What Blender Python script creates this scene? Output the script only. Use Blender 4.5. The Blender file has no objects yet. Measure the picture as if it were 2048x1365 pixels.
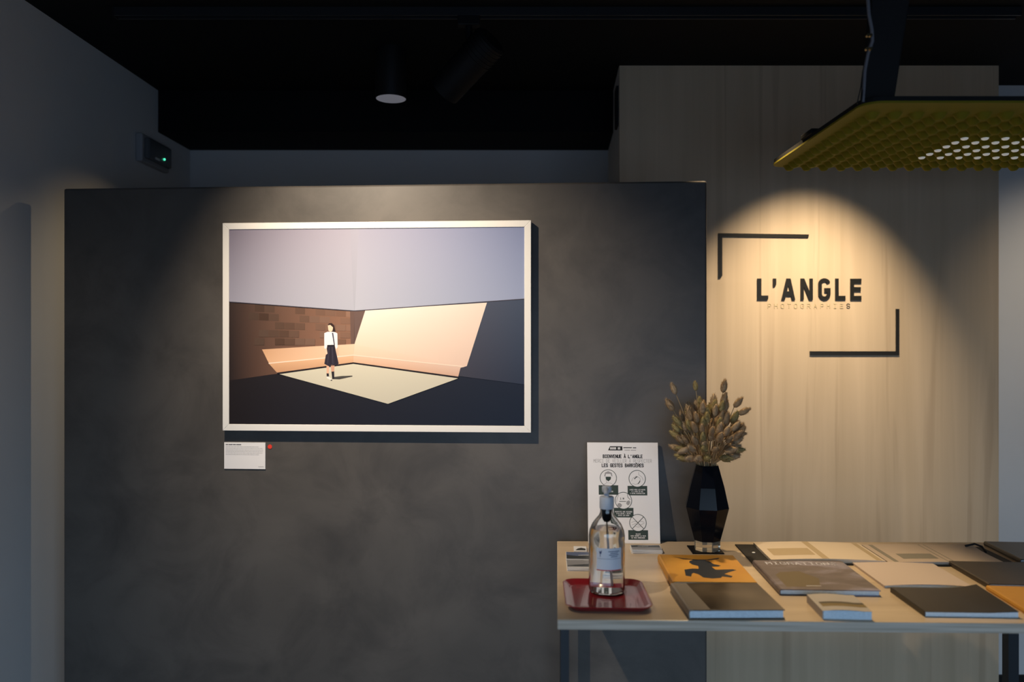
import bpy, bmesh, math, random
from mathutils import Vector, Matrix
random.seed(7)
sc = bpy.context.scene
COL = sc.collection
R = math.radians

# ------------------------------------------------------------------ camera
F = 2048 * 28 / 36.0          # focal length in pixels
EYE = 1.495
cam_d = bpy.data.cameras.new('camera'); cam = bpy.data.objects.new('camera', cam_d); COL.objects.link(cam)
cam.location = (0, 0, EYE); cam.rotation_euler = (R(90), 0, 0)
cam_d.lens = 28; cam_d.sensor_width = 36
cam_d.dof.use_dof = True; cam_d.dof.focus_distance = 2.41; cam_d.dof.aperture_fstop = 2.0
sc.camera = cam

# ------------------------------------------------------------------ world, exposure
w = bpy.data.worlds.new('world'); sc.world = w; w.use_nodes = True
bg = w.node_tree.nodes['Background']
# overcast blue sky above the horizon, dim street below it
wn, wl = w.node_tree.nodes, w.node_tree.links
wc = wn.new('ShaderNodeTexCoord'); wx_ = wn.new('ShaderNodeSeparateXYZ'); wm = wn.new('ShaderNodeMapRange'); wr = wn.new('ShaderNodeValToRGB')
wl.new(wc.outputs['Generated'], wx_.inputs[0]); wl.new(wx_.outputs['Z'], wm.inputs['Value']); wm.inputs['From Min'].default_value = -1; wm.inputs['From Max'].default_value = 1
e = wr.color_ramp.elements
e[0].position, e[0].color = .49, (.14, .195, .285, 1); e[1].position, e[1].color = .54, (.52, .74, 1.0, 1)
wl.new(wm.outputs[0], wr.inputs[0]); wl.new(wr.outputs[0], bg.inputs[0]); bg.inputs[1].default_value = 3.9
sc.view_settings.view_transform = 'Standard'; sc.view_settings.look = 'None'
sc.view_settings.exposure = 0.0; sc.view_settings.gamma = 1.0; sc.view_settings.use_curve_mapping = False
try:
    sc.cycles.caustics_reflective = False; sc.cycles.caustics_refractive = False
except Exception: pass

# ------------------------------------------------------------------ room lamps
def spot(name, loc, target, power, color, angle, blend, radius=0.02):
    d = bpy.data.lights.new(name, 'SPOT'); o = bpy.data.objects.new(name, d); COL.objects.link(o)
    o.location = loc
    o.rotation_euler = (Vector(target) - Vector(loc)).to_track_quat('-Z', 'Y').to_euler()
    d.energy = power; d.color = color; d.spot_size = R(angle); d.spot_blend = blend; d.shadow_soft_size = radius
    return o
spot('picture_spot', (-0.72, 1.46, 2.42), (-0.30, 2.44, 1.34), 140, (1.0, 0.82, 0.62), 74, 1.0, 0.012)
spot('logo_spot', (1.12, 2.40, 2.43), (1.10, 3.04, 1.30), 120, (1.0, 0.80, 0.55), 64, 1.0, 0.012)
spot('left_wall_spot', (-0.70, 3.2, 2.40), (-1.49, 2.72, 1.35), 16, (1.0, 0.74, 0.42), 62, 1.0, 0.012)
spot('right_wall_spot', (2.75, 2.30, 2.45), (2.22, 3.27, 1.45), 40, (1.0, 0.82, 0.6), 60, 1.0, 0.02)
spot('front_left_spot', (-0.9, 1.0, 2.45), (-1.5, 1.95, 1.45), 14, (1.0, 0.85, 0.66), 55, 1.0, 0.02)
spot('table_spot', (0.66, 2.53, 2.43), (0.82, 1.90, 0.9), 95, (1.0, 0.75, 0.44), 46, 1.0, 0.02)
# daylight enters through the shop window behind the camera: a portal guides the sky's rays
pd = bpy.data.lights.new('window_portal', 'AREA'); po = bpy.data.objects.new('window_portal', pd); COL.objects.link(po)
pd.shape = 'RECTANGLE'; pd.size = 3.9; pd.size_y = 1.85; pd.cycles.is_portal = True
po.location = (0.65, -1.09, 1.02); po.rotation_euler = (R(90), 0, 0)

# ------------------------------------------------------------------ helpers
def P(px, py, Y): return Vector(((px - 1024) * Y / F, Y, EYE - (py - 682.5) * Y / F))
def lin(c): return tuple((v / 12.92 if v <= .04045 else ((v + .055) / 1.055) ** 2.4) for v in c)
def rgb(r, g, b): return lin((r / 255., g / 255., b / 255.))

class MB:
    def __init__(s): s.v = []; s.f = []; s.m = []; s.c = []
    def add(s, verts, faces, mi=0):
        b = len(s.v); s.v += [tuple(p) for p in verts]
        for f in faces: s.f.append(tuple(b + i for i in f)); s.m.append(mi)
        return s
    def box(s, x0, x1, y0, y1, z0, z1, mi=0, M=None):
        vs = [Vector((x, y, z)) for z in (z0, z1) for y in (y0, y1) for x in (x0, x1)]
        if M is not None: vs = [M @ v for v in vs]
        return s.add(vs, [(0, 2, 3, 1), (4, 5, 7, 6), (0, 1, 5, 4), (2, 6, 7, 3), (0, 4, 6, 2), (1, 3, 7, 5)], mi)
    def prism(s, pts, y0, y1, mi=0):
        """polygon in x,z extruded along y"""
        n = len(pts)
        a = sum(pts[i][0] * pts[(i + 1) % n][1] - pts[(i + 1) % n][0] * pts[i][1] for i in range(n))
        if a < 0: pts = pts[::-1]
        vs = [(x, y0, z) for x, z in pts] + [(x, y1, z) for x, z in pts]
        fs = [tuple(range(n)), tuple(range(2 * n - 1, n - 1, -1))] + [(i, i + n, (i + 1) % n + n, (i + 1) % n) for i in range(n)]
        return s.add(vs, fs, mi)
    def prism_z(s, pts, z0, z1, mi=0):
        n = len(pts)
        a = sum(pts[i][0] * pts[(i + 1) % n][1] - pts[(i + 1) % n][0] * pts[i][1] for i in range(n))
        if a < 0: pts = pts[::-1]
        vs = [(x, y, z0) for x, y in pts] + [(x, y, z1) for x, y in pts]
        fs = [tuple(range(n - 1, -1, -1)), tuple(range(n, 2 * n))] + [(i, (i + 1) % n, (i + 1) % n + n, i + n) for i in range(n)]
        return s.add(vs, fs, mi)
    def lathe(s, prof, n=32, M=None, cap0=True, cap1=True, mi=0, ph=0.0):
        vs = []
        for r, z in prof:
            for k in range(n):
                a = 2 * math.pi * k / n + ph
                v = Vector((r * math.cos(a), r * math.sin(a), z))
                vs.append(M @ v if M is not None else v)
        fs = []
        for i in range(len(prof) - 1):
            for k in range(n):
                k2 = (k + 1) % n
                fs.append((i * n + k, i * n + k2, (i + 1) * n + k2, (i + 1) * n + k))
        if cap0: fs.append(tuple(range(n - 1, -1, -1)))
        if cap1: b = (len(prof) - 1) * n; fs.append(tuple(range(b, b + n)))
        return s.add(vs, fs, mi)
    def tube(s, pts, r, n=8, mi=0):
        pts = [Vector(p) for p in pts]; rings = []
        for i, p in enumerate(pts):
            t = (pts[min(i + 1, len(pts) - 1)] - pts[max(i - 1, 0)]).normalized()
            u = t.orthogonal().normalized() if i == 0 else (rings[-1][1] - t * rings[-1][1].dot(t)).normalized()
            v = t.cross(u); rr = r[i] if isinstance(r, (list, tuple)) else r
            rings.append(([p + (u * math.cos(2 * math.pi * k / n) + v * math.sin(2 * math.pi * k / n)) * rr for k in range(n)], u))
        vs = [q for ring, _ in rings for q in ring]; m = len(pts)
        fs = [(i * n + k, i * n + (k + 1) % n, (i + 1) * n + (k + 1) % n, (i + 1) * n + k) for i in range(m - 1) for k in range(n)]
        fs += [tuple(range(n - 1, -1, -1)), tuple(range((m - 1) * n, m * n))]
        return s.add(vs, fs, mi)
    def build(s, name, mats, parent=None, smooth=False, bevel=0, loc=None, rotz=None, seg=2):
        me = bpy.data.meshes.new(name); me.from_pydata(s.v, [], s.f)
        mats = mats if isinstance(mats, (list, tuple)) else [mats]
        for m in mats: me.materials.append(m)
        for p, mi in zip(me.polygons, s.m): p.material_index = mi
        if smooth:
            for p in me.polygons: p.use_smooth = True
        me.update()
        o = bpy.data.objects.new(name, me); COL.objects.link(o)
        if parent: o.parent = parent
        if loc is not None: o.location = loc
        if rotz is not None: o.rotation_euler = (0, 0, rotz)
        if bevel:
            b = o.modifiers.new('bevel', 'BEVEL'); b.width = bevel; b.segments = seg; b.limit_method = 'ANGLE'; b.angle_limit = R(35)
        if smooth:
            try: me.set_sharp_from_angle(angle=R(40))
            except Exception: pass
        return o

def empty(name, loc=(0, 0, 0), rotz=0.0, parent=None):
    o = bpy.data.objects.new(name, None); COL.objects.link(o); o.location = loc; o.rotation_euler = (0, 0, rotz)
    o.empty_display_size = 0.05
    if parent: o.parent = parent
    return o
def tag(o, label, cat, group=None, kind=None):
    o['label'] = label; o['category'] = cat
    if group: o['group'] = group
    if kind: o['kind'] = kind
    return o
def struct(o, label=None):
    o['kind'] = 'structure'
    if label: o['label'] = label
    return o

# ------------------------------------------------------------------ materials
def mat(name, col, rough=0.5, spec=0.5, metal=0.0, trans=0.0, ior=1.45, emit=None, es=0.0, coat=0.0):
    m = bpy.data.materials.new(name); m.use_nodes = True
    b = m.node_tree.nodes['Principled BSDF']
    b.inputs['Base Color'].default_value = (*col, 1); b.inputs['Roughness'].default_value = rough
    b.inputs['Specular IOR Level'].default_value = spec; b.inputs['Metallic'].default_value = metal
    b.inputs['Transmission Weight'].default_value = trans; b.inputs['IOR'].default_value = ior
    b.inputs['Coat Weight'].default_value = coat
    if emit: b.inputs['Emission Color'].default_value = (*emit, 1); b.inputs['Emission Strength'].default_value = es
    return m
def nodes(m): nt = m.node_tree; return nt, nt.nodes, nt.links, nt.nodes['Principled BSDF']
def tex(m, scale=(1, 1, 1), nscale=5, detail=4, stops=None, rough=None, bump=0.0, bdist=0.002, kind='noise', distort=0.0, coords='Object'):
    nt, N, L, b = nodes(m)
    tc = N.new('ShaderNodeTexCoord'); mp = N.new('ShaderNodeMapping'); mp.inputs['Scale'].default_value = scale
    L.new(tc.outputs[coords], mp.inputs['Vector'])
    if kind == 'noise':
        t = N.new('ShaderNodeTexNoise'); t.inputs['Scale'].default_value = nscale; t.inputs['Detail'].default_value = detail
        t.inputs['Distortion'].default_value = distort; out = t.outputs['Fac']
    else:
        t = N.new('ShaderNodeTexWave'); t.inputs['Scale'].default_value = nscale; t.inputs['Distortion'].default_value = distort
        t.inputs['Detail'].default_value = detail; out = t.outputs['Fac']
    L.new(mp.outputs[0], t.inputs['Vector'])
    if stops:
        r = N.new('ShaderNodeValToRGB'); e = r.color_ramp.elements
        e[0].position, e[0].color = stops[0][0], (*stops[0][1], 1); e[1].position, e[1].color = stops[-1][0], (*stops[-1][1], 1)
        for p, c in stops[1:-1]: k = e.new(p); k.color = (*c, 1)
        L.new(out, r.inputs[0]); L.new(r.outputs[0], b.inputs['Base Color'])
    if bump:
        bp = N.new('ShaderNodeBump'); bp.inputs['Strength'].default_value = bump; bp.inputs['Distance'].default_value = bdist
        L.new(out, bp.inputs['Height']); L.new(bp.outputs[0], b.inputs['Normal'])
    return m

def mul(c, k): return tuple(v * k for v in c)
white_paint = tex(mat('white_wall_paint', (.62, .63, .64), .7, .3), nscale=3, stops=[(0, (.60, .61, .62)), (1, (.67, .68, .69))], bump=.05)
black_paint = tex(mat('black_ceiling_paint', (.010, .010, .011), .8, .2), nscale=6, stops=[(0, (.0045, .0045, .005)), (1, (.007, .007, .0075))])
floor_m = tex(mat('grey_concrete_floor', (.2, .19, .18), .5, .4), nscale=4, stops=[(0, (.17, .165, .16)), (1, (.24, .23, .22))])
black_metal = mat('black_metal', (.006, .006, .007), .55, .25)
black_plain = mat('black_matte', (.010, .010, .011), .65, .3)
dark_leg = mat('dark_blue_grey_metal', (.02, .024, .03), .45, .5)

# microcement partition: two scales of trowel mottling plus dark smudges
cement = mat('brown_grey_microcement', (.07, .065, .06), .44, .55)
nt, N, L, b = nodes(cement)
tc = N.new('ShaderNodeTexCoord')
n1 = N.new('ShaderNodeTexNoise'); n1.inputs['Scale'].default_value = 2.2; n1.inputs['Detail'].default_value = 6; n1.inputs['Distortion'].default_value = 1.2
n2 = N.new('ShaderNodeTexNoise'); n2.inputs['Scale'].default_value = 4.5; n2.inputs['Detail'].default_value = 9; n2.inputs['Distortion'].default_value = .7; n2.inputs['Roughness'].default_value = .65
L.new(tc.outputs['Object'], n1.inputs['Vector']); L.new(tc.outputs['Object'], n2.inputs['Vector'])
r1 = N.new('ShaderNodeValToRGB'); e = r1.color_ramp.elements
e[0].position, e[0].color = .25, (.068, .062, .056, 1); e[1].position, e[1].color = .75, (.108, .097, .087, 1)
r2 = N.new('ShaderNodeValToRGB'); e = r2.color_ramp.elements
e[0].position, e[0].color = .30, (.55, .55, .56, 1); e[1].position, e[1].color = .56, (1, 1, 1, 1)
L.new(n1.outputs['Fac'], r1.inputs[0]); L.new(n2.outputs['Fac'], r2.inputs[0])
mx = N.new('ShaderNodeMix'); mx.data_type = 'RGBA'; mx.blend_type = 'MULTIPLY'; mx.inputs['Factor'].default_value = .75
L.new(r1.outputs[0], mx.inputs[6]); L.new(r2.outputs[0], mx.inputs[7]); L.new(mx.outputs[2], b.inputs['Base Color'])
bp = N.new('ShaderNodeBump'); bp.inputs['Strength'].default_value = .10; bp.inputs['Distance'].default_value = .003
L.new(n2.outputs['Fac'], bp.inputs['Height']); L.new(bp.outputs[0], b.inputs['Normal'])

def wood(name, c0, c1, sc_, streak=.35, rough=.5, spec=.4, dark=None):
    m = mat(name, c1, rough, spec); nt, N, L, b = nodes(m)
    tc = N.new('ShaderNodeTexCoord'); mp = N.new('ShaderNodeMapping'); mp.inputs['Scale'].default_value = sc_
    L.new(tc.outputs['Object'], mp.inputs['Vector'])
    a = N.new('ShaderNodeTexNoise'); a.inputs['Scale'].default_value = 3; a.inputs['Detail'].default_value = 6; a.inputs['Distortion'].default_value = .8
    L.new(mp.outputs[0], a.inputs['Vector'])
    r = N.new('ShaderNodeValToRGB'); e = r.color_ramp.elements
    e[0].position, e[0].color = .3, (*c0, 1); e[1].position, e[1].color = .7, (*c1, 1)
    L.new(a.outputs['Fac'], r.inputs[0]); out = r.outputs[0]
    c = N.new('ShaderNodeTexNoise'); c.inputs['Scale'].default_value = 1.6; c.inputs['Detail'].default_value = 3; c.inputs['Distortion'].default_value = 1.6
    L.new(mp.outputs[0], c.inputs['Vector'])
    r2 = N.new('ShaderNodeValToRGB'); e = r2.color_ramp.elements
    e[0].position, e[0].color = .33, (.45, .38, .33, 1); e[1].position, e[1].color = .40, (1, 1, 1, 1)
    L.new(c.outputs['Fac'], r2.inputs[0])
    mx = N.new('ShaderNodeMix'); mx.data_type = 'RGBA'; mx.blend_type = 'MULTIPLY'; mx.inputs['Factor'].default_value = streak
    L.new(out, mx.inputs[6]); L.new(r2.outputs[0], mx.inputs[7]); L.new(mx.outputs[2], b.inputs['Base Color'])
    return m
ply_wall = wood('poplar_plywood', (.52, .405, .275), (.61, .48, .335), (6, 6, .22), .25, .45, .4)
ply_table = wood('birch_plywood_top', (.50, .38, .25), (.60, .47, .32), (.7, 5, 5), .10, .32, .5)
ply_edge = tex(mat('plywood_edge', (.5, .42, .34), .6, .3), scale=(.02, .02, 1), nscale=170, detail=1, stops=[(.38, (.44, .37, .29)), (.62, (.60, .52, .43))])

# ------------------------------------------------------------------ the room
CEIL = 2.545
def quadwall(name, x0, y0, x1, y1, z0, z1, t, m, side=1):
    """vertical wall slab from (x0,y0) to (x1,y1), thickness t to the given side"""
    d = Vector((x1 - x0, y1 - y0)).normalized(); n = Vector((-d.y, d.x)) * t * side
    pts = [(x0, y0), (x1, y1), (x1 + n.x, y1 + n.y), (x0 + n.x, y0 + n.y)]
    return struct(MB().prism_z(pts, z0, z1).build(name, m))
struct(MB().box(-2.2, 3.6, -2.6, 4.0, -.1, 0).build('floor', floor_m))
struct(MB().box(-2.2, 3.6, -2.6, 4.0, CEIL, CEIL + .1).build('ceiling', black_paint))
quadwall('wall_left', -1.60, -2.3, -1.475, 3.66, 0, CEIL, .1, white_paint, 1)
quadwall('wall_back', -1.6, 3.65, .50, 3.65, 0, CEIL, .1, white_paint, 1)
quadwall('wall_back_right', 1.88, 3.27, 3.2, 3.27, 0, CEIL, .1, white_paint, 1)
quadwall('wall_right', 3.1, -2.3, 3.1, 3.3, 0, CEIL, .1, white_paint, -1)
# plywood-faced block: white painted core with the plywood board on its front
YP = 3.04
core = struct(MB().prism_z([(.409, YP + .012), (1.850, YP + .012), (1.850, 3.30), (1.88, 3.70), (.4435, 3.70)], 0, CEIL).build('wall_block', white_paint))
ply = struct(MB().box((1238.5 - 1024) * YP / F, (1995.5 - 1024) * YP / F, YP - .006, YP + .012, 0, CEIL).build('wall_plywood', ply_wall))
# dropped black beam at the back
struct(MB().prism_z([(-1.482, 3.335), (.4265, 3.335), (.4425, 3.65), (-1.475, 3.65)], EYE + .875, CEIL).build('trim_1', black_paint), 'black painted beam dropped below the ceiling')
struct(MB().box(1.852, 3.1, 3.258, 3.27, 0, .125).build('baseboard_right', black_plain))
# shop front with its window, behind the camera
struct(MB().box(-1.7, -1.3, -1.2, -1.1, 0, CEIL).box(2.6, 3.2, -1.2, -1.1, 0, CEIL).box(-1.3, 2.6, -1.2, -1.1, 0, .10).box(-1.3, 2.6, -1.2, -1.1, 1.95, CEIL).build('wall_front', white_paint))
win = empty('window_1', (0, -1.15, 0)); struct(win)
fr = MB()
for x in (-1.3, 0, 1.3, 2.55): fr.box(x, x + .05, -.03, .03, .10, 1.95)
fr.box(-1.3, 2.6, -.03, .03, .10, .15).box(-1.3, 2.6, -.03, .03, 1.90, 1.95); fr.build('window_frame', black_metal, win)
pane_m = bpy.data.materials.new('clear_pane'); pane_m.use_nodes = True
nt = pane_m.node_tree; nt.nodes.clear(); o_ = nt.nodes.new('ShaderNodeOutputMaterial'); t_ = nt.nodes.new('ShaderNodeBsdfTransparent'); g_ = nt.nodes.new('ShaderNodeBsdfGlossy')
g_.inputs['Roughness'].default_value = 0; mi_ = nt.nodes.new('ShaderNodeMixShader'); mi_.inputs[0].default_value = .06
nt.links.new(t_.outputs[0], mi_.inputs[1]); nt.links.new(g_.outputs[0], mi_.inputs[2]); nt.links.new(mi_.outputs[0], o_.inputs[0])
for x in (-1.25, .05, 1.35):
    MB().box(x, x + 1.2, -.004, .004, .15, 1.90).build('pane', pane_m, win)

# ------------------------------------------------------------------ partition wall (its own frame: x along the face, y into the wall, z up)
TH = R(-3.5); PO = Vector((-.412, 2.447, 0)); PM = Matrix.Translation(PO) @ Matrix.Rotation(TH, 4, 'Z'); PI = PM.inverted()
def on_part(px, py, y=0.0):
    """where the sight line through a pixel meets the plane y of the partition's frame"""
    o = PI @ Vector((0, 0, EYE)); d = (PI.to_3x3() @ Vector(((px - 1024) / F, 1, -(py - 682.5) / F)))
    t = (y - o.y) / d.y; q = o + d * t
    return q.x, q.z
ul, zt0 = on_part(127, 375); ur, zt1 = on_part(1414, 364); ZT = (zt0 + zt1) / 2
part = MB().box(ul, ur, 0, .06, 0, ZT).build('wall_partition', cement, bevel=.006, loc=PO, rotz=TH)
struct(part, 'low freestanding partition in brown grey microcement')

# ------------------------------------------------------------------ stroke lettering (all writing in the scene)
G = {
 'A': [[(0, 0), (.5, 1), (1, 0)], [(.2, .36), (.8, .36)]], 'B': [[(0, 0), (0, 1), (.75, 1), (.95, .85), (.95, .65), (.75, .52), (0, .52)], [(.75, .52), (1, .38), (1, .15), (.78, 0), (0, 0)]],
 'C': [[(1, .8), (.8, 1), (.2, 1), (0, .8), (0, .2), (.2, 0), (.8, 0), (1, .2)]], 'D': [[(0, 0), (0, 1), (.65, 1), (1, .72), (1, .28), (.65, 0), (0, 0)]],
 'E': [[(1, 1), (0, 1), (0, 0), (1, 0)], [(0, .52), (.85, .52)]], 'F': [[(1, 1), (0, 1), (0, 0)], [(0, .52), (.85, .52)]],
 'G': [[(1, .8), (.8, 1), (.2, 1), (0, .8), (0, .2), (.2, 0), (.8, 0), (1, .2), (1, .46), (.55, .46)]], 'H': [[(0, 0), (0, 1)], [(1, 0), (1, 1)], [(0, .52), (1, .52)]],
 'I': [[(.5, 0), (.5, 1)], [(.15, 0), (.85, 0)], [(.15, 1), (.85, 1)]], 'J': [[(.9, 1), (.9, .2), (.7, 0), (.25, 0), (.05, .2)]], 'K': [[(0, 0), (0, 1)], [(1, 1), (0, .45)], [(.35, .62), (1, 0)]],
 'L': [[(0, 1), (0, 0), (1, 0)]], 'M': [[(0, 0), (0, 1), (.5, .45), (1, 1), (1, 0)]], 'N': [[(0, 0), (0, 1), (1, 0), (1, 1)]],
 'O': [[(.2, 0), (0, .2), (0, .8), (.2, 1), (.8, 1), (1, .8), (1, .2), (.8, 0), (.2, 0)]], 'P': [[(0, 0), (0, 1), (.75, 1), (1, .85), (1, .6), (.75, .45), (0, .45)]],
 'Q': [[(.2, 0), (0, .2), (0, .8), (.2, 1), (.8, 1), (1, .8), (1, .2), (.8, 0), (.2, 0)], [(.6, .25), (1, -.08)]], 'R': [[(0, 0), (0, 1), (.75, 1), (1, .85), (1, .62), (.75, .48), (0, .48)], [(.55, .48), (1, 0)]],
 'S': [[(1, .82), (.8, 1), (.2, 1), (0, .82), (0, .65), (.2, .52), (.8, .48), (1, .35), (1, .18), (.8, 0), (.2, 0), (0, .18)]], 'T': [[(0, 1), (1, 1)], [(.5, 1), (.5, 0)]],
 'U': [[(0, 1), (0, .2), (.2, 0), (.8, 0), (1, .2), (1, 1)]], 'V': [[(0, 1), (.5, 0), (1, 1)]], 'W': [[(0, 1), (.25, 0), (.5, .6), (.75, 0), (1, 1)]], 'X': [[(0, 0), (1, 1)], [(0, 1), (1, 0)]],
 'Y': [[(0, 1), (.5, .5), (1, 1)], [(.5, .5), (.5, 0)]], 'Z': [[(0, 1), (1, 1), (0, 0), (1, 0)]], "'": [[(.5, 1), (.45, .72)]], '-': [[(.15, .5), (.85, .5)]], '.': [[(.45, 0), (.55, 0)]],
 '0': [[(.2, 0), (0, .2), (0, .8), (.2, 1), (.8, 1), (1, .8), (1, .2), (.8, 0), (.2, 0)]], '1': [[(.2, .8), (.5, 1), (.5, 0)], [(.15, 0), (.85, 0)]], '2': [[(0, .8), (.2, 1), (.8, 1), (1, .8), (1, .6), (0, 0), (1, 0)]], '9': [[(1, .5), (.2, .45), (0, .65), (0, .82), (.2, 1), (.8, 1), (1, .82), (1, .2), (.8, 0), (.1, 0)]],
 '7': [[(0, 1), (1, 1), (.4, 0)]], '/': [[(0, 0), (1, 1)]]}
ACC = {'À': ('A', [[(.25, 1.32), (.6, 1.14)]]), 'È': ('E', [[(.25, 1.32), (.6, 1.14)]]), 'É': ('E', [[(.4, 1.14), (.75, 1.32)]])}
def strokes(ch):
    if ch in ACC: return G[ACC[ch][0]] + ACC[ch][1]
    return G.get(ch, [])
def seg_quad(a, b, wd, ext=.5):
    a = Vector(a); b = Vector(b); d = (b - a).normalized(); n = Vector((-d.y, d.x)) * wd / 2; e = d * wd * ext
    return [a - e - n, b + e - n, b + e + n, a - e + n]
def lettering(mb, text, x, z, h, cw, adv, wd, put, mi=0):
    """flat strokes; put(u,v) -> 3D point"""
    for i, ch in enumerate(text):
        for line in strokes(ch):
            pts = [(x + i * adv + p[0] * cw, z + p[1] * h) for p in line]
            for a, b in zip(pts[:-1], pts[1:]):
                q = seg_quad(a, b, wd, .4)
                mb.add([put(v.x, v.y) for v in q], [(0, 1, 2, 3)], mi)
def centred(mb, text, xc, z, h, width, wd, put, mi=0, fill=.66):
    n = len(text); adv = width / (n - 1 + fill); lettering(mb, text, xc - width / 2, z, h, adv * fill, adv, wd, put, mi)
def disc(mb, x, z, r, put, mi=0, n=24, sx=1, sz=1):
    mb.add([put(x + r * sx * math.cos(2 * math.pi * k / n), z + r * sz * math.sin(2 * math.pi * k / n)) for k in range(n)], [tuple(range(n))], mi)
def ring(mb, x, z, r, wd, put, mi=0, n=32, a0=0, a1=2 * math.pi):
    v = []
    for k in range(n + 1):
        a = a0 + (a1 - a0) * k / n
        v += [put(x + (r - wd / 2) * math.cos(a), z + (r - wd / 2) * math.sin(a)), put(x + (r + wd / 2) * math.cos(a), z + (r + wd / 2) * math.sin(a))]
    mb.add(v, [(2 * k, 2 * k + 1, 2 * k + 3, 2 * k + 2) for k in range(n)], mi)

# ------------------------------------------------------------------ framed photograph on the partition
white_lacquer = mat('white_lacquered_wood', (.82, .81, .78), .45, .4)
paper = mat('white_card', (.82, .81, .82), .7, .2)
ink = mat('black_ink', (.02, .02, .022), .6, .2)
grey_ink = mat('grey_ink', (.35, .34, .35), .6, .2)
red_m = mat('red_sticker', (.75, .05, .03), .5, .3)
FY = -.031
fl, ft0 = on_part(445, 447, FY); fr_, ft1 = on_part(1062, 440, FY)
_, fb0 = on_part(445, 860, FY); _, fb1 = on_part(1062, 868, FY)
ft = (ft0 + ft1) / 2; fb = (fb0 + fb1) / 2; bw = .0200
pic = empty('framed_photograph', PO, TH)
tag(pic, 'large landscape photograph in a thin white frame on the dark partition', 'picture')
def rail(pts, nm='frame_rail'):
    return MB().prism(pts, FY, -.004).build(nm, white_lacquer, pic, bevel=.0012)
rail([(fl, ft), (fr_, ft), (fr_ - bw, ft - bw), (fl + bw, ft - bw)])
rail([(fl, fb), (fr_, fb), (fr_ - bw, fb + bw), (fl + bw, fb + bw)])
rail([(fl, fb), (fl, ft), (fl + bw, ft - bw), (fl + bw, fb + bw)])
rail([(fr_, fb), (fr_, ft), (fr_ - bw, ft - bw), (fr_ - bw, fb + bw)])
MB().box(fl + .01, fr_ - .01, -.027, -.003, fb + .01, ft - .01).build('back_board', black_plain, pic)
# the print: flat printed shapes, colours held in a colour attribute
print_m = mat('photo_print', (1, 1, 1), .55, .25); nt, N, L, b = nodes(print_m)
at_ = N.new('ShaderNodeVertexColor'); at_.layer_name = 'ink'; L.new(at_.outputs[0], b.inputs['Base Color'])
px0, px1, pz0, pz1 = fl + bw - .002, fr_ - bw + .002, fb + bw - .002, ft - bw + .002
pv, pf, pc = [], [], []
def pp(x, y): return px0 + (x - 67) / 1500. * (px1 - px0), pz1 - (y - 92) / 1004. * (pz1 - pz0)
LAY = [0]
def patch(quad, cols, n=1, m=1):
    """bilinear patch: corners tl,tr,br,bl in print coordinates with their colours"""
    LAY[0] += 1; y = -.0275 - LAY[0] * .00003
    b0 = len(pv)
    cl = [rgb(*c) for c in cols]
    for j in range(m + 1):
        for i in range(n + 1):
            s, t = i / n, j / m
            wts = ((1 - s) * (1 - t), s * (1 - t), s * t, (1 - s) * t)
            x = sum(w_ * q[0] for w_, q in zip(wts, quad)); yy = sum(w_ * q[1] for w_, q in zip(wts, quad))
            u, z = pp(x, yy); pv.append((u, y, z)); pc.append(tuple(sum(w_ * c[k] for w_, c in zip(wts, cl)) for k in range(3)))
    for j in range(m):
        for i in range(n):
            a = b0 + j * (n + 1) + i; pf.append((a, a + n + 1, a + n + 2, a + 1))
def poly(pts, col):
    LAY[0] += 1; y = -.0275 - LAY[0] * .00003; b0 = len(pv); c = rgb(*col)
    for x, yy in pts: u, z = pp(x, yy); pv.append((u, y, z)); pc.append(c)
    pf.append(tuple(range(b0, b0 + len(pts))))
def pline(pts, wd, col):
    for a, b_ in zip(pts[:-1], pts[1:]):
        poly([(q.x, q.y) for q in seg_quad(a, b_, wd, .2)], col)
patch([(67, 92), (1568, 92), (1568, 1096), (67, 1096)], [(34, 29, 31), (40, 46, 62), (24, 34, 52), (30, 25, 28)], 6, 4)
# upper walls
patch([(67, 92), (712, 92), (712, 513), (67, 466)], [(128, 122, 140), (160, 158, 176), (172, 176, 192), (150, 150, 168)], 10, 6)
patch([(712, 92), (1568, 92), (1568, 455), (712, 513)], [(158, 158, 178), (128, 140, 178), (146, 158, 190), (176, 180, 196)], 10, 6)
patch([(690, 92), (734, 92), (714, 512), (710, 512)], [(158, 158, 176), (160, 160, 178), (166, 170, 186), (162, 166, 182)], 1, 1)
# left brown wall
patch([(67, 466), (712, 513), (707, 777), (67, 870)], [(50, 39, 37), (138, 102, 84), (150, 110, 90), (38, 31, 32)], 12, 6)
random.seed(3)
for r_ in range(5):
    for k in range(11):
        if random.random() < .5: continue
        x0 = 150 + k * 52 + (r_ % 2) * 22; t0 = r_ / 5.0
        def yy(x, t): top = 466 + (x - 67) / 645. * 47; bot = 690; return top + (bot - top) * t
        br = random.uniform(-9, 9); base = 56 + (x0 - 67) / 645. * 82
        poly([(x0, yy(x0, t0) + 4), (min(x0 + 50, 705), yy(x0 + 50, t0) + 4), (min(x0 + 50, 705), yy(x0 + 50, t0 + .19)), (x0, yy(x0, t0 + .19))], (base + br, base * .76 + br, base * .64 + br))
poly([(712, 513), (768, 510), (712, 682)], (104, 84, 80))
poly([(690, 513), (712, 513), (711, 684), (694, 684)], (104, 82, 76))
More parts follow.
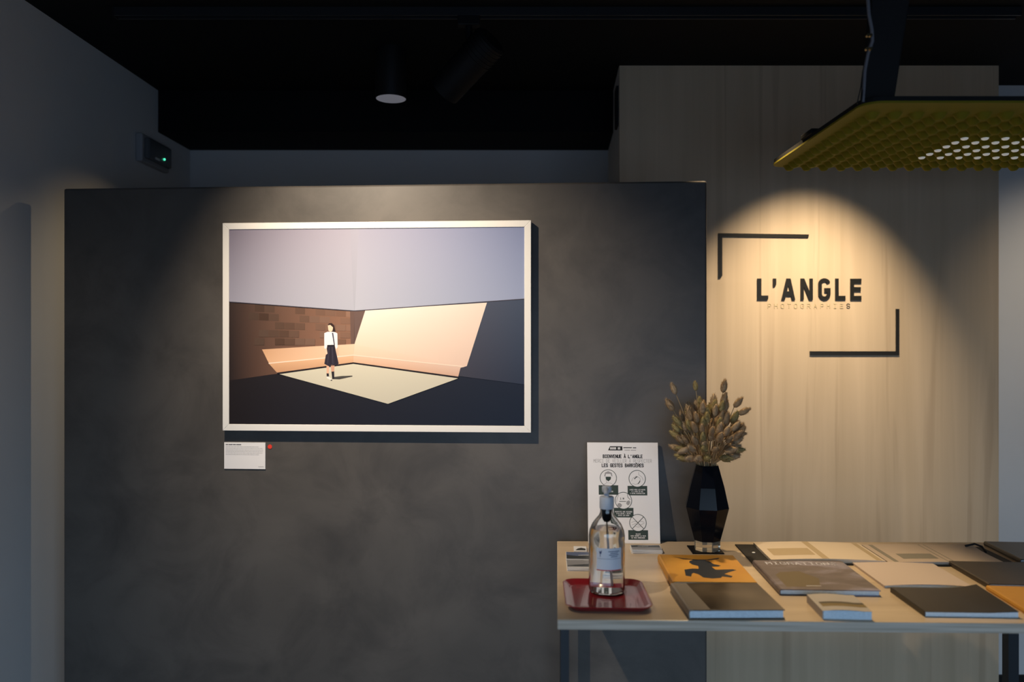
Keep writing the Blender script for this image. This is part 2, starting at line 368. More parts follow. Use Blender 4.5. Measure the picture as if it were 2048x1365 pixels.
# right wall in shade, sunlit patch
patch([(768, 510), (1568, 455), (1568, 885), (707, 777)], [(84, 76, 80), (66, 78, 100), (46, 56, 76), (80, 70, 72)], 8, 4)
patch([(768, 510), (1378, 474), (1278, 793), (712, 684)], [(238, 226, 216), (232, 214, 202), (228, 200, 184), (240, 214, 194)], 6, 4)
patch([(712, 684), (1278, 793), (1247, 802), (707, 740)], [(240, 212, 190), (228, 200, 184), (224, 196, 180), (236, 204, 180)], 4, 1)
patch([(707, 740), (1247, 800), (1235, 846), (707, 778)], [(232, 196, 170), (222, 192, 176), (210, 172, 152), (222, 180, 150)], 4, 1)
for k in range(6):
    xx = 800 + k * 85; pline([(xx, 780 - 60), (xx + 2, 770)], 1.2, (228, 204, 188))
# lit strip of the left wall
patch([(240, 710), (712, 682), (707, 740), (275, 780)], [(205, 160, 125), (238, 204, 178), (236, 200, 172), (222, 178, 142)], 6, 2)
patch([(275, 782), (707, 742), (707, 778), (320, 832)], [(214, 168, 130), (228, 186, 152), (212, 168, 134), (196, 150, 116)], 6, 1)
pline([(275, 781), (707, 739), (1262, 796)], 5, (242, 220, 202))
pline([(69, 466), (712, 514), (1568, 456)], 4, (62, 60, 72))
# lit floor
patch([(330, 836), (707, 783), (1235, 855), (882, 985)], [(204, 200, 182), (214, 209, 190), (208, 203, 186), (202, 197, 180)], 6, 6)
pline([(320, 832), (707, 779), (1235, 850)], 8, (34, 28, 34))
# standing figure (crop scale: 9.1 px per photograph px around 620,630)
def fx(x, y): return (430 + 0, 0) and ((620 + x / 9.1 - 430) * 2.528, (630 + y / 9.1 - 420) * 2.528)
def fpoly(pts, col): poly([fx(*p) for p in pts], col)
fpoly([(440, 1150), (600, 1130), (800, 1122), (800, 1140), (560, 1192), (430, 1188)], (72, 70, 68))
fpoly([(325, 940), (375, 950), (368, 1090), (328, 1085)], (222, 178, 152)); fpoly([(402, 945), (472, 935), (466, 1060), (415, 1060)], (208, 160, 136))
fpoly([(326, 1082), (366, 1082), (372, 1150), (330, 1145)], (40, 36, 44)); fpoly([(415, 1050), (466, 1045), (468, 1170), (430, 1185)], (38, 34, 42))
fpoly([(328, 1140), (368, 1140), (430, 1195), (420, 1212), (330, 1170)], (236, 232, 224)); fpoly([(398, 1200), (430, 1196), (428, 1216), (404, 1216)], (60, 56, 58))
fpoly([(340, 575), (475, 570), (548, 905), (500, 935), (420, 925), (380, 955), (285, 908)], (46, 42, 56))
for k, (a, b_) in enumerate((((375, 600), (345, 900)), ((400, 600), (395, 910)), ((430, 600), (445, 910)), ((455, 600), (500, 900)))): pline([fx(*a), fx(*b_)], 2.2, (74, 70, 84) if k % 2 == 0 else (32, 28, 40))
fpoly([(285, 345), (345, 320), (470, 320), (525, 350), (530, 600), (505, 640), (475, 565), (340, 565), (325, 630), (285, 625)], (240, 238, 240))
fpoly([(295, 628), (330, 632), (345, 720), (320, 740), (300, 700)], (232, 200, 178)); fpoly([(505, 640), (530, 610), (545, 735), (525, 745)], (226, 186, 160))
fpoly([(340, 320), (440, 325), (430, 560), (350, 560)], (226, 230, 240)); fpoly([(425, 340), (450, 340), (480, 560), (460, 560)], (70, 68, 90))
fpoly([(340, 562), (476, 558), (478, 580), (340, 585)], (28, 26, 34))
fpoly([(345, 215), (365, 170), (420, 160), (465, 200), (485, 290), (480, 325), (440, 320), (380, 240)], (52, 36, 34))
fpoly([(350, 205), (395, 195), (445, 240), (435, 300), (400, 325), (362, 300)], (240, 206, 180))
me = bpy.data.meshes.new('print'); me.from_pydata(pv, [], pf); me.materials.append(print_m)
ca = me.color_attributes.new('ink', 'FLOAT_COLOR', 'POINT')
for i, c in enumerate(pc): ca.data[i].color = (*c, 1)
pr = bpy.data.objects.new('print', me); COL.objects.link(pr); pr.parent = pic
pr['label'] = 'printed photo of a woman in white blouse and dark skirt standing in a sunlit courtyard'

# caption card and red dot
cx0, cz1 = on_part(449.5, 885); cx1, cz0 = on_part(531.5, 938.5)
card = empty('caption_card', PO, TH); tag(card, 'small white caption card with printed lines below the framed photograph', 'caption card')
MB().box(cx0, cx1, -.004, -.0002, cz0, cz1).build('card', paper, card)
cw_ = cx1 - cx0; ch_ = cz1 - cz0; tb = MB(); put = lambda u, v: (u, -.0043, v)
cardtxt = MB()
x = cx0 + .005
for wl in (.0075, .0125, .009, .0155):
    cardtxt.box(x, x + wl, -.0044, -.0040, cz1 - .0080, cz1 - .0058); x += wl + .0015
random.seed(5)
for k in range(6):
    z = cz1 - .0135 - k * .0048; x = cx0 + .005; end = cx1 - .006 - (.014 if k in (0, 5) else random.uniform(0, .003))
    while x < end:
        wl = random.uniform(.003, .009); cardtxt.box(x, min(x + wl, end), -.0044, -.0040, z - .0005, z + .0005, 1); x += wl + .0012
cardtxt.box(cx1 - .022, cx1 - .005, -.0044, -.0040, cz0 + .0065, cz0 + .0077, 1)
cardtxt.build('printed_text', [ink, grey_ink], card)['kind'] = 'stuff'
dx, dz = on_part(540, 894)
dot = MB().lathe([(.0068, -.0016), (.0068, -.0004)], 24, Matrix.Translation((dx, 0, dz)) @ Matrix.Rotation(R(-90), 4, 'X')).build('sticker', red_m, None, loc=PO, rotz=TH)
tag(dot, 'small round red dot sticker on the partition beside the caption card', 'sticker')

# ------------------------------------------------------------------ wall sign on the plywood
sign_m = mat('black_sign_acrylic', (.014, .013, .010), .35, .5)
thin_m = mat('light_washed_letter', (.50, .41, .25), .5, .4)  # pale tone paints in the light washing out the small letters
YS = YP - .006
def S(px, py): return ((px - 1024) * YS / F, EYE - (py - 682.5) * YS / F)
sign = empty('wall_sign', (S(1617, 590)[0], YS, S(1617, 590)[1])); tag(sign, 'black raised lettering and corner brackets on the lit plywood wall', 'sign')
SO = Vector(sign.location)
def sprism(pieces, name, m=sign_m, dep=.005, f=S):
    mb = MB()
    for k, p in enumerate(pieces):
        q = [f(*v) for v in p]; mb.prism([(x - SO.x, z - SO.z) for x, z in q], -dep - k * .00004, 0)
    return mb.build(name, m, sign)
def L_(x, y): return S(1500 + x / 8.533, 540 + y / 8.533)
sprism([[(1436.5, 467), (1617, 469.5), (1616, 476), (1444, 474), (1444, 552), (1441, 557), (1436.5, 557)]], 'bracket')
sprism([[(1619, 703), (1791, 703), (1791, 618.5), (1797.5, 618.5), (1797.5, 711), (1619, 711)]], 'bracket')
sprism([[(120, 150), (188, 150), (188, 440), (306, 440), (306, 490), (294, 516), (120, 516)]], 'letter', f=L_)
sprism([[(388, 150), (442, 150), (442, 255), (418, 290), (388, 290)]], 'apostrophe', f=L_)
sprism([[(616, 150), (652, 150), (652, 260), (590, 516), (530, 516)], [(652, 150), (686, 150), (766, 516), (708, 516), (652, 270)], [(612, 368), (682, 368), (704, 450), (592, 450)], [(630, 150), (672, 150), (652, 285)]], 'letter', f=L_)
sprism([[(856, 150), (912, 150), (912, 516), (856, 516)], [(1010, 150), (1066, 150), (1066, 516), (1010, 516)], [(856, 150), (920, 150), (1066, 516), (1002, 516)]], 'letter', f=L_)
gp = []
for k in range(7): a = R(20 + 70 * k / 6.0); gp.append((1263 + 72 * math.cos(a), 245 - 70 * math.sin(a)))
for k in range(9): a = R(90 + 90 * k / 8.0); gp.append((1263 + 74 * math.cos(a), 250 - 75 * math.sin(a)))
for k in range(9): a = R(180 + 90 * k / 8.0); gp.append((1263 + 74 * math.cos(a), 412 - 74 * math.sin(a)))
for k in range(9): a = R(270 + 90 * k / 8.0); gp.append((1263 + 72 * math.cos(a), 412 - 74 * math.sin(a)))
gp += [(1335, 330)]
gq = [[(v.x, v.y) for v in seg_quad(a, b_, 58, .12)] for a, b_ in zip(gp[:-1], gp[1:])] + [[(1262, 314), (1364, 314), (1364, 382), (1262, 382)]]
sprism(gq, 'letter', f=L_)
sprism([[(1448, 150), (1506, 150), (1506, 445), (1622, 445), (1622, 516), (1448, 516)]], 'letter', f=L_)
sprism([[(1706, 153), (1768, 153), (1768, 520), (1706, 520)], [(1768, 153), (1895, 153), (1890, 232), (1768, 232)], [(1768, 296), (1884, 296), (1880, 370), (1768, 370)], [(1768, 446), (1893, 446), (1893, 520), (1768, 520)]], 'letter', f=L_)
for i, ch in enumerate('PHOTOGRAPHIES'):
    x = 306 + i * 112; pcs = []
    for line in strokes(ch):
        pts = [(x + p[0] * 48, 655 - p[1] * 72) for p in line]
        pcs += [[(v.x, v.y) for v in seg_quad(a, b_, 9, .4)] for a, b_ in zip(pts[:-1], pts[1:])]
    sprism(pcs, 'small_letter', sign_m if ch == 'S' and i == 12 else thin_m, .0015, f=L_)
# black slot plate on the white reveal beside the plywood
zz0, zz1 = P(1236, 256, 3.1).z, P(1236, 178, 3.1).z
vp = MB().box(-.012, -.0005, 0, .075, zz0, zz1).build('wall_plate', black_plain, None, bevel=.002, loc=(.4115, 3.058, 0), rotz=R(-3.1))
tag(vp, 'narrow black plate on the white reveal left of the plywood', 'wall plate')

# ------------------------------------------------------------------ ceiling fittings
lens_m = mat('frosted_lamp_glass', (.78, .78, .82), .3, .5, emit=(.85, .85, 1.0), es=.09)  # faint glow added to brighten the glass; the downlight itself is off
track = empty('lighting_track', (0, 0, 0)); tag(track, 'thin black lighting track along the ceiling', 'lighting track')
mb = MB(); mb.box(-1.25, 1.6, 2.500, 2.506, CEIL - .026, CEIL).box(-1.25, 1.6, 2.529, 2.535, CEIL - .026, CEIL).box(-1.25, 1.6, 2.506, 2.529, CEIL - .008, CEIL)
mb.build('rail', mat('satin_black_aluminium', (.02, .021, .024), .3, .6), track)
MB().box(-1.256, -1.25, 2.498, 2.537, CEIL - .028, CEIL).build('end_cap', black_plain, track)

dl = empty('downlight', ((782 - 1024) * 2.87 / F, 2.87, CEIL)); tag(dl, 'black cylindrical surface downlight with frosted disc on the ceiling', 'downlight')
zb = P(782, 198, 2.87).z - CEIL
MB().lathe([(.0535, zb), (.0555, zb + .003), (.0555, 0)], 40, cap0=False).build('housing', black_metal, dl, smooth=True)
MB().lathe([(.0535, zb + .0005), (.0535, zb + .006)], 40).build('diffuser', lens_m, dl, smooth=True)

# track spotlight aimed at the left wall
ts = empty('track_spotlight', (P(938, 20, 2.53).x, 2.518, CEIL)); tag(ts, 'black cylindrical track spotlight tilted down to the left', 'spotlight')
T0 = Vector(ts.location)
MB().box(-.035, .035, -.016, .016, -.055, -.012).build('adapter', black_metal, ts, bevel=.003)
MB().lathe([(.011, -.10), (.011, -.05)], 16).build('swivel_stem', black_metal, ts, smooth=True)
Hc = P(935, 132, 2.53) - T0
ax = (P(880, 198, 2.60) - P(988, 82, 2.48)).normalized()
q = ax.to_track_quat('Z', 'Y').to_matrix().to_4x4(); HM = Matrix.Translation(Hc) @ q
MB().lathe([(.046, -.115), (.054, -.108), (.054, .112), (.050, .112), (.047, .09)], 36, HM, cap1=False).build('head', black_metal, ts, smooth=True)
hd = ts.children[-1]
for k in range(5): MB().lathe([(.056, -.10 + k * .014), (.056, -.094 + k * .014)], 36, HM).build('cooling_fin', black_metal, ts, smooth=True)
MB().lathe([(.047, .088), (.047, .092)], 32, HM).build('lens', lens_m, ts)
j0 = Vector((0, 0, -.095)); j1 = Hc - ax * .06
MB().tube([j0, (j0 + j1) / 2 + Vector((.02, -.02, .0)), j1], .010, 10).build('bracket', black_metal, ts, smooth=True)
lp = T0 + Hc + ax * .118

# emergency light on the left wall
def wx(Y): return -1.60 + (Y + 2.3) * (.125 / 5.96)
el = empty('emergency_light', (wx(3.26), 3.26, 2.262), R(-1.2)); tag(el, 'slim white emergency light box with a green indicator on the left wall', 'emergency light')
grey_pl = mat('grey_white_plastic', (.32, .33, .35), .5, .4); dark_pl = mat('smoky_plastic', (.10, .11, .12), .25, .5)
MB().box(0, .028, -.120, .120, -.056, .056).build('back_box', grey_pl, el, bevel=.006)
MB().prism_z([(.028, -.105), (.048, -.098), (.048, .098), (.028, .105)], -.042, .042).build('diffuser', dark_pl, el, bevel=.006)
MB().lathe([(.0045, 0), (.0045, .004), (.002, .006)], 16, Matrix.Translation((.048, .025, -.018)) @ Matrix.Rotation(R(90), 4, 'Y')).build('indicator', mat('green_led', (.05, .6, .35), .4, .5, emit=(.08, .9, .5), es=1.6), el)
MB().box(.048, .050, -.05, -.015, -.034, -.026).build('switch', white_lacquer, el)

# ------------------------------------------------------------------ hanging acoustic lamp panel
yellow = mat('mustard_yellow_felt', (.22, .185, .012), .75, .2)
UZ = EYE + .55                                    # underside height
yn, yf, xl, xr = 1.838, 2.52, .815, 1.93
pl = empty('pendant_panel_lamp', ((xl + xr) / 2, (yn + yf) / 2, UZ)); tag(pl, 'flat yellow pendant lamp panel with studded underside above the table', 'pendant lamp')
PLO = Vector(pl.location)
def rrect(x0, x1, y0, y1, r, n=8):
    out = []
    for cx_, cy_, a0 in ((x1 - r, y0 + r, -90), (x1 - r, y1 - r, 0), (x0 + r, y1 - r, 90), (x0 + r, y0 + r, 180)):
        for k in range(n + 1): a = R(a0 + 90 * k / n); out.append((cx_ + r * math.cos(a), cy_ + r * math.sin(a)))
    return out
def loc_(pts): return [(x - PLO.x, y - PLO.y) for x, y in pts]
MB().prism_z(loc_(rrect(xl, xr, yn, yf, .045)), 0, .005).build('felt_sheet', yellow, pl)
MB().prism_z(loc_(rrect(xl + .001, xr - .001, yn + .001, yf - .001, .045)), .0052, .016).build('back_plate', black_plain, pl)
sp = .0984 * .55; rowd = .0439; d0 = None
stud_me = None; lens_me = None
prof = [(.0045, -.0160), (.0085, -.0150), (.0125, -.0105), (.0165, -.004), (.0195, .0)]
led_glass = mat('clear_led_lens', (.9, .9, .85), .15, .6, emit=(1, .96, .86), es=.18)
rows = int((yf - yn - .075) / rowd) + 1; n_in = 0
for j in range(rows):
    y = yf - .022 - j * rowd
    for i in range(20):
        x = xl + .055 + i * sp
        if x > xr - .04: continue
        if stud_me is None:
            o = MB().lathe(prof, 12, cap1=False).build('stud', yellow, pl, smooth=True); stud_me = o.data
        else:
            o = bpy.data.objects.new('stud', stud_me); COL.objects.link(o); o.parent = pl
        o.location = (x - PLO.x, y - PLO.y, 0); n_in += 1
        if 4 <= j <= 9 and 6 <= i <= 11:
            if lens_me is None:
                q = MB().lathe([(.002, -.0035), (.006, -.0030), (.009, -.0008), (.0095, .002)], 12, cap1=False).build('led_lens', led_glass, o, smooth=True); lens_me = q.data
            else:
                q = bpy.data.objects.new('led_lens', lens_me); COL.objects.link(q); q.parent = o
            q.location = (0, 0, -.0158)
# leaning black arm up to the ceiling, with side cheeks
ya = 1.865
A0 = P(1727, 205, ya); A1 = P(1790, 205, ya); zt = CEIL - UZ
mb = MB(); bx0, bx1 = A0.x - PLO.x, A1.x - PLO.x; yb = ya - PLO.y; z0 = .016
sl = -.055
mb.add([(bx0, yb, z0), (bx1, yb, z0), (bx1, yb + .022, z0), (bx0, yb + .022, z0),
        (bx0 + .018, yb + sl, zt), (bx1 + .05, yb + sl, zt), (bx1 + .05, yb + sl + .022, zt), (bx0 + .018, yb + sl + .022, zt)],
       [(0, 3, 2, 1), (4, 5, 6, 7), (0, 1, 5, 4), (1, 2, 6, 5), (2, 3, 7, 6), (3, 0, 4, 7)])
mb.build('mounting_arm', black_plain, pl, bevel=.004)
MB().lathe([(.008, 0), (.008, .022)], 14, Matrix.Translation((bx1 - .004, yb + .03, .085)) @ Matrix.Rotation(R(90), 4, 'Y')).build('knob', black_metal, pl, smooth=True)
cable_m = mat('grey_cable_sheath', (.16, .16, .18), .5, .4)
MB().tube([P(x, y, Y) - PLO for x, y, Y in ((1736, -180, 1.80), (1736, 0, 1.80), (1738, 30, 1.805), (1744, 60, 1.81), (1745, 82, 1.82), (1736, 108, 1.83), (1730, 140, 1.84), (1728, 175, 1.85), (1726, 204, 1.86))], .0038, 10).build('power_cable', cable_m, pl, smooth=True)
for a, b_ in (((1726, 140), (1714, 208)), ((1727, 150), (1722, 207))):
    MB().tube([P(*a, 1.845) - PLO, (P(*a, 1.845) + P(*b_, 1.855)) / 2 - PLO + Vector((.002, 0, 0)), P(*b_, 1.855) - PLO], .0012, 6).build('thin_wire', black_plain, pl)
brass = mat('polished_brass', (.8, .65, .35), .2, .5, metal=1.0)
for x, y in ((1735, 71), (1741, 71), (1733, 98), (1741, 98)):
    MB().lathe([(.0035, -.004), (.0045, 0), (.0035, .004)], 12, Matrix.Translation(P(x, y, 1.80) - PLO) @ Matrix.Rotation(R(90), 4, 'X')).build('cable_clamp', brass, pl, smooth=True)
MB().box(xl - PLO.x - .004, xl - PLO.x + .03, 2.16 - PLO.y, 2.24 - PLO.y, .014, .028).build('edge_clip', black_plain, pl, bevel=.003)

# ------------------------------------------------------------------ the table
TZ = .9
tq = [(.097, 1.700), (1.46, 1.668), (1.49, 2.352), (.134, 2.3665)]
tb = empty('display_table', (.75, 2.0, 0)); tag(tb, 'plywood topped display table with dark metal legs, books laid on it', 'table')
TBO = Vector((.75, 2.0, 0))
def tl(pts): return [(x - TBO.x, y - TBO.y) for x, y in pts]
tt = .0222
mb = MB().prism_z(tl(tq), TZ - tt, TZ)
mb.m = [0, 0, 1, 1, 1, 1]
top = mb.build('tabletop', [ply_table, ply_edge], tb, bevel=.002)
def leg(x, y, wd=.018): MB().box(x - wd / 2 - TBO.x, x + wd / 2 - TBO.x, y - wd / 2 - TBO.y, y + wd / 2 - TBO.y, 0, TZ - tt).build('leg', dark_leg, tb)
leg(.114, 1.725); leg(.150, 2.34); leg(1.44, 1.70); leg(1.452, 2.32, .030)
MB().box(.16 - TBO.x, 1.44 - TBO.x, 2.315 - TBO.y, 2.335 - TBO.y, TZ - tt - .028, TZ - tt).build('frame_rail', dark_leg, tb)

# ------------------------------------------------------------------ books and papers
pages_m = tex(mat('page_edges', (.74, .74, .74), .8, .2), scale=(.2, .2, 1), nscale=900, detail=1, stops=[(.3, (.58, .68, .76)), (.7, (.72, .84, .92))])
def placed(cx_, cy_, ang, wd, dp):
    """empty at the front-left bottom corner of a book lying on the table"""
    a = R(ang); c, s = math.cos(a), math.sin(a)
    return (cx_ - c * wd / 2 + s * dp / 2, cy_ - s * wd / 2 - c * dp / 2, TZ), a
def curve_slab(mb, x0, x1, y0, y1, f0, f1, nx=16, ny=6, mi=0):
    """sheet between height functions f0 (below) and f1 (above)"""
    b = len(mb.v)
    for f in (f0, f1):
        for j in range(ny + 1):
            for i in range(nx + 1):
                x = x0 + (x1 - x0) * i / nx; y = y0 + (y1 - y0) * j / ny; mb.v.append((x, y, f(x, y)))
    W = nx + 1; T = W * (ny + 1)
    fs = []
    for j in range(ny):
        for i in range(nx):
            a = b + j * W + i; fs.append((a, a + W, a + W + 1, a + 1)); a += T; fs.append((a, a + 1, a + W + 1, a + W))
    for i in range(nx):
        a = b + i; fs.append((a, a + 1, a + 1 + T, a + T)); a = b + ny * W + i; fs.append((a + 1, a, a + T, a + 1 + T))
    for j in range(ny):
        a = b + j * W; fs.append((a + W, a, a + T, a + W + T)); a = b + j * W + nx; fs.append((a, a + W, a + W + T, a + T))
    mb.f += fs; mb.m += [mi] * len(fs)
    return mb
def hardback(name, label, cx_, cy_, ang, wd, dp, th, cover, spine=None, ov=.003, ct=.0022, group='books on the display table'):
    loc, a = placed(cx_, cy_, ang, wd, dp)
    o = empty(name, loc, a); tag(o, label, 'book', group)
    MB().box(ct, wd - ov, ov, dp - ov, ct, th - ct).build('page_block', pages_m, o)
    MB().box(0, wd, 0, dp, 0, ct).build('back_cover', cover, o, bevel=.0006)
    fc = MB().box(.008, wd, 0, dp, th - ct, th).build('front_cover', cover, o, bevel=.0006)
    pts = [(-.001 + .001 * math.cos(t), 0) for t in (0,)]
    mb = MB(); prof_ = [(.009, th), (.004, th + .0004), (.0005, th - .001), (-.0012, th / 2), (.0005, .001), (.004, 0), (.004, .0018), (.0022, .003), (.0012, th / 2), (.0022, th - .003), (.009, th - ct)]
    n = len(prof_); vs = [(x, 0, z) for x, z in prof_] + [(x, dp, z) for x, z in prof_]
    fs = [(i, (i + 1) % n, (i + 1) % n + n, i + n) for i in range(n)] + [tuple(range(n - 1, -1, -1)), tuple(range(n, 2 * n))]
    mb.add(vs, fs); mb.build('spine', spine or cover, o)
    return o, fc, th
def flat(o_parent, name, polys, m, z):
    mb = MB()
    for k, (p, mi) in enumerate(polys): mb.add([(x, y, z + k * .00004) for x, y in p], [tuple(range(len(p)))], mi)
    return mb.build(name, m, o_parent)

ochre = tex(mat('ochre_cloth_cover', (.55, .26, .035), .5, .35), nscale=8, stops=[(.3, (.50, .225, .03)), (.7, (.60, .30, .045))])
navy = mat('dark_navy_print', (.018, .022, .032), .5, .3)
brown_c = tex(mat('dark_brown_photo_cover', (.06, .042, .026), .28, .5), scale=(1, 1, 1), nscale=7, detail=2, stops=[(.35, (.030, .021, .013)), (.55, (.075, .055, .036)), (.75, (.15, .115, .08))])
greyc = mat('grey_cover_band', (.21, .18, .15), .4, .4)
o, fc, th = hardback('art_book', 'ochre yellow book with a dark brushed figure on its cover', .488, 2.020, -2.2, .200, .240, .020, ochre)
polys = [([(.046, .100), (.040, .048), (.052, .040), (.058, .064), (.064, .072), (.074, .058), (.080, .034), (.100, .026), (.122, .032), (.128, .044), (.148, .036), (.154, .048), (.138, .066), (.152, .080), (.176, .100), (.168, .108), (.130, .102), (.100, .108), (.068, .110)], 0),
         ([(.082, .100), (.124, .100), (.118, .140), (.088, .140)], 0), ([(.070, .166), (.074, .146), (.088, .132), (.112, .126), (.138, .130), (.146, .140), (.130, .152), (.124, .178), (.110, .192), (.086, .190), (.074, .180)], 0),
         ([(.040, .216), (.060, .196), (.090, .186), (.124, .186), (.152, .200), (.158, .212), (.148, .208), (.122, .194), (.092, .194), (.064, .203)], 0)]
flat(fc, 'cover_print', polys, navy, th + .0001)
o, fc, th = hardback('photo_book', 'dark brown photo book with grey band and pale page edge at table front', .480, 1.797, .6, .206, .190, .020, brown_c, greyc)
flat(fc, 'cover_band', [([(.009, .0003), (.047, .0003), (.037, .1897), (.009, .1897)], 0)], greyc, th + .0001)
# migrations book
mig = tex(mat('dusky_violet_photo_cover', (.14, .11, .12), .3, .5), scale=(1, 1.6, 1), nscale=9, detail=6, distort=1.0, stops=[(.3, (.06, .046, .045)), (.5, (.13, .10, .10)), (.72, (.27, .25, .32))])
olive = mat('olive_print', (.12, .085, .035), .35, .4); pale = mat('pale_lilac_print', (.62, .62, .70), .5, .3)
o, fc, th = hardback('photo_book', 'violet brown photo book titled in pale capitals along its top edge', .748, 1.981, -2.6, .232, .247, .014, mig)
mb = MB(); lettering(mb, 'MIGRATIONS', .028, .210, .022, .0125, .0185, .0030, lambda u, v: (u, v, th + .00015)); mb.build('title', pale, fc)
flat(fc, 'cover_print', [([(.022, .02), (.10, .02), (.12, .09), (.09, .150), (.040, .140), (.022, .115)], 0), ([(.07, .028), (.105, .028), (.105, .031), (.07, .031)], 1)], [olive, pale], th + .0001)
# white soft book
cream = mat('cream_soft_cover', (.58, .47, .40), .6, .3)
def softback(name, label, cx_, cy_, ang, wd, dp, th, cover, lift, pages=pages_m, ct=.0008):
    loc, a = placed(cx_, cy_, ang, wd, dp); o = empty(name, loc, a); tag(o, label, 'book', 'books on the display table')
    f0 = lambda x, y: 0.0; f1 = lambda x, y: ct
    curve_slab(MB(), 0, wd, 0, dp, f0, f1, 2, 2).build('back_cover', cover, o)
    curve_slab(MB(), .0015, wd - .001, .001, dp - .001, lambda x, y: ct, lambda x, y: th - ct + .55 * lift(x / wd, y / dp), 18, 10).build('page_block', pages, o, smooth=True)
    fc = curve_slab(MB(), 0, wd, 0, dp, lambda x, y: th - ct + lift(x / wd, y / dp), lambda x, y: th + lift(x / wd, y / dp), 18, 10).build('front_cover', cover, o, smooth=True)
    MB().box(-.0008, .0015, 0, dp, 0, th).build('spine', cover, o)
    return o, fc
softback('soft_cover_book', 'thin plain cream paperback lying behind the black book', 1.005, 2.013, -2.5, .208, .202, .006, cream, lambda s, t: .004 * math.sin(math.pi * s) * (1 - t * .4))
black_c = mat('black_soft_cover', (.020, .016, .012), .35, .45)
softback('soft_cover_book', 'black paperback with curling cover and bluish page edge at table front', .992, 1.797, -2.4, .198, .170, .011, black_c, lambda s, t: .010 * max(0, s - .55) ** 2 * 5 * t + .004 * max(0, s - .7) * 3 * (1 - t))
land_sky = mat('pale_grey_photo_cover', (.42, .38, .34), .45, .4)
o, fc = softback('small_thick_book', 'small thick pale book with a landscape strip on its cover at table edge', .719, 1.753, -3.6, .103, .110, .0185, land_sky, lambda s, t: .0025 * math.sin(math.pi * min(1, s * 1.2)) * 1)
strip_m = mat('ochre_landscape_print', (.20, .14, .05), .5, .3); strip2 = mat('dark_tree_print', (.07, .055, .035), .5, .3)
lift = lambda s: .0025 * math.sin(math.pi * min(1, s * 1.2))
mb = MB()
for i in range(16):
    xa, xb = .008 + i * .0059, .008 + (i + 1) * .0059
    for (ya_, yb_, mi) in ((.026, .046, 0), (.044, .056, 1)):
        mb.add([(xa, ya_, .0187 + lift(xa / .103)), (xb, ya_, .0187 + lift(xb / .103)), (xb, yb_, .0187 + lift(xb / .103) + mi * 5e-5), (xa, yb_, .0187 + lift(xa / .103) + mi * 5e-5)], [(0, 1, 2, 3)], mi)
mb.build('cover_print', [strip_m, strip2], fc)
umber = mat('dark_umber_cover', (.040, .028, .017), .4, .4)
hardback('art_book', 'dark umber hardback right of the cream paperback and behind the orange hardback', 1.279, 2.002, -4.0, .260, .200, .012, umber)
hardback('art_book', 'orange hardback at the right end of the table front', 1.238, 1.806, -5.5, .230, .170, .011, ochre)
hardback('photo_book', 'dark charcoal book at the back right end of the table', 1.455, 2.215, -4.5, .18, .19, .012, mat('charcoal_cover', (.035, .032, .026), .35, .5))

# open album in a black case
alb = empty('open_album', (.64, 2.12, TZ), R(-2.5)); tag(alb, 'wide open photo album with pale sleeves in a black snap case', 'album')
sleeve = mat('cream_sleeve_page', (.66, .54, .40), .35, .5); band = mat('tan_sleeve_band', (.44, .33, .19), .4, .4); greyp = mat('grey_photo_print', (.22, .20, .16), .4, .4)
MB().box(0, .700, 0, .198, 0, .0035).build('case', black_plain, alb, bevel=.001)
MB().lathe([(.0045, 0), (.0045, .0012), (.002, .002)], 16, Matrix.Translation((.030, .105, .0035))).build('snap_button', white_lacquer, alb)
hump = lambda x, y: .0035 + .0002
p1 = curve_slab(MB(), .052, .352, .010, .194, lambda x, y: .0036, lambda x, y: .0105 + .004 * math.sin(math.pi * (x - .052) / .300), 16, 2).build('page_stack', sleeve, alb, smooth=True)
p2 = curve_slab(MB(), .360, .665, .008, .192, lambda x, y: .0036, lambda x, y: .0075 + .003 * math.sin(math.pi * (x - .36) / .305) + (.006 * max(0, (x - .60) / .065) * max(0, (y - .12) / .07)), 20, 6).build('page_stack', mat('rosy_cream_page', (.50, .40, .32), .45, .4), alb, smooth=True)
def strip(parent, rects, m, base):
    mb = MB()
    for (xa, xb, ya_, yb_) in rects:
        n = 6
        for i in range(n):
            a = xa + (xb - xa) * i / n; b_ = xa + (xb - xa) * (i + 1) / n
            mb.add([(a, ya_, base(a)), (b_, ya_, base(b_)), (b_, yb_, base(b_)), (a, yb_, base(a))], [(0, 1, 2, 3)])
        mb.build('printed_band', m, parent); mb = MB()
b1 = lambda x: .0107 + .004 * math.sin(math.pi * (x - .052) / .300); b2 = lambda x: .0077 + .003 * math.sin(math.pi * (x - .36) / .305)
strip(p1, [(.188, .206, .012, .192), (.070, .182, .050, .120), (.330, .345, .012, .192)], band, b1)
strip(p2, [(.376, .388, .012, .188), (.412, .505, .040, .090), (.515, .518, .012, .188), (.530, .533, .012, .188)], greyp, b2)
MB().tube([(.640, .17, .012), (.664, .165, .020), (.676, .15, .016), (.676, .13, .006)], .003, 8).build('strap', black_plain, alb, smooth=True)

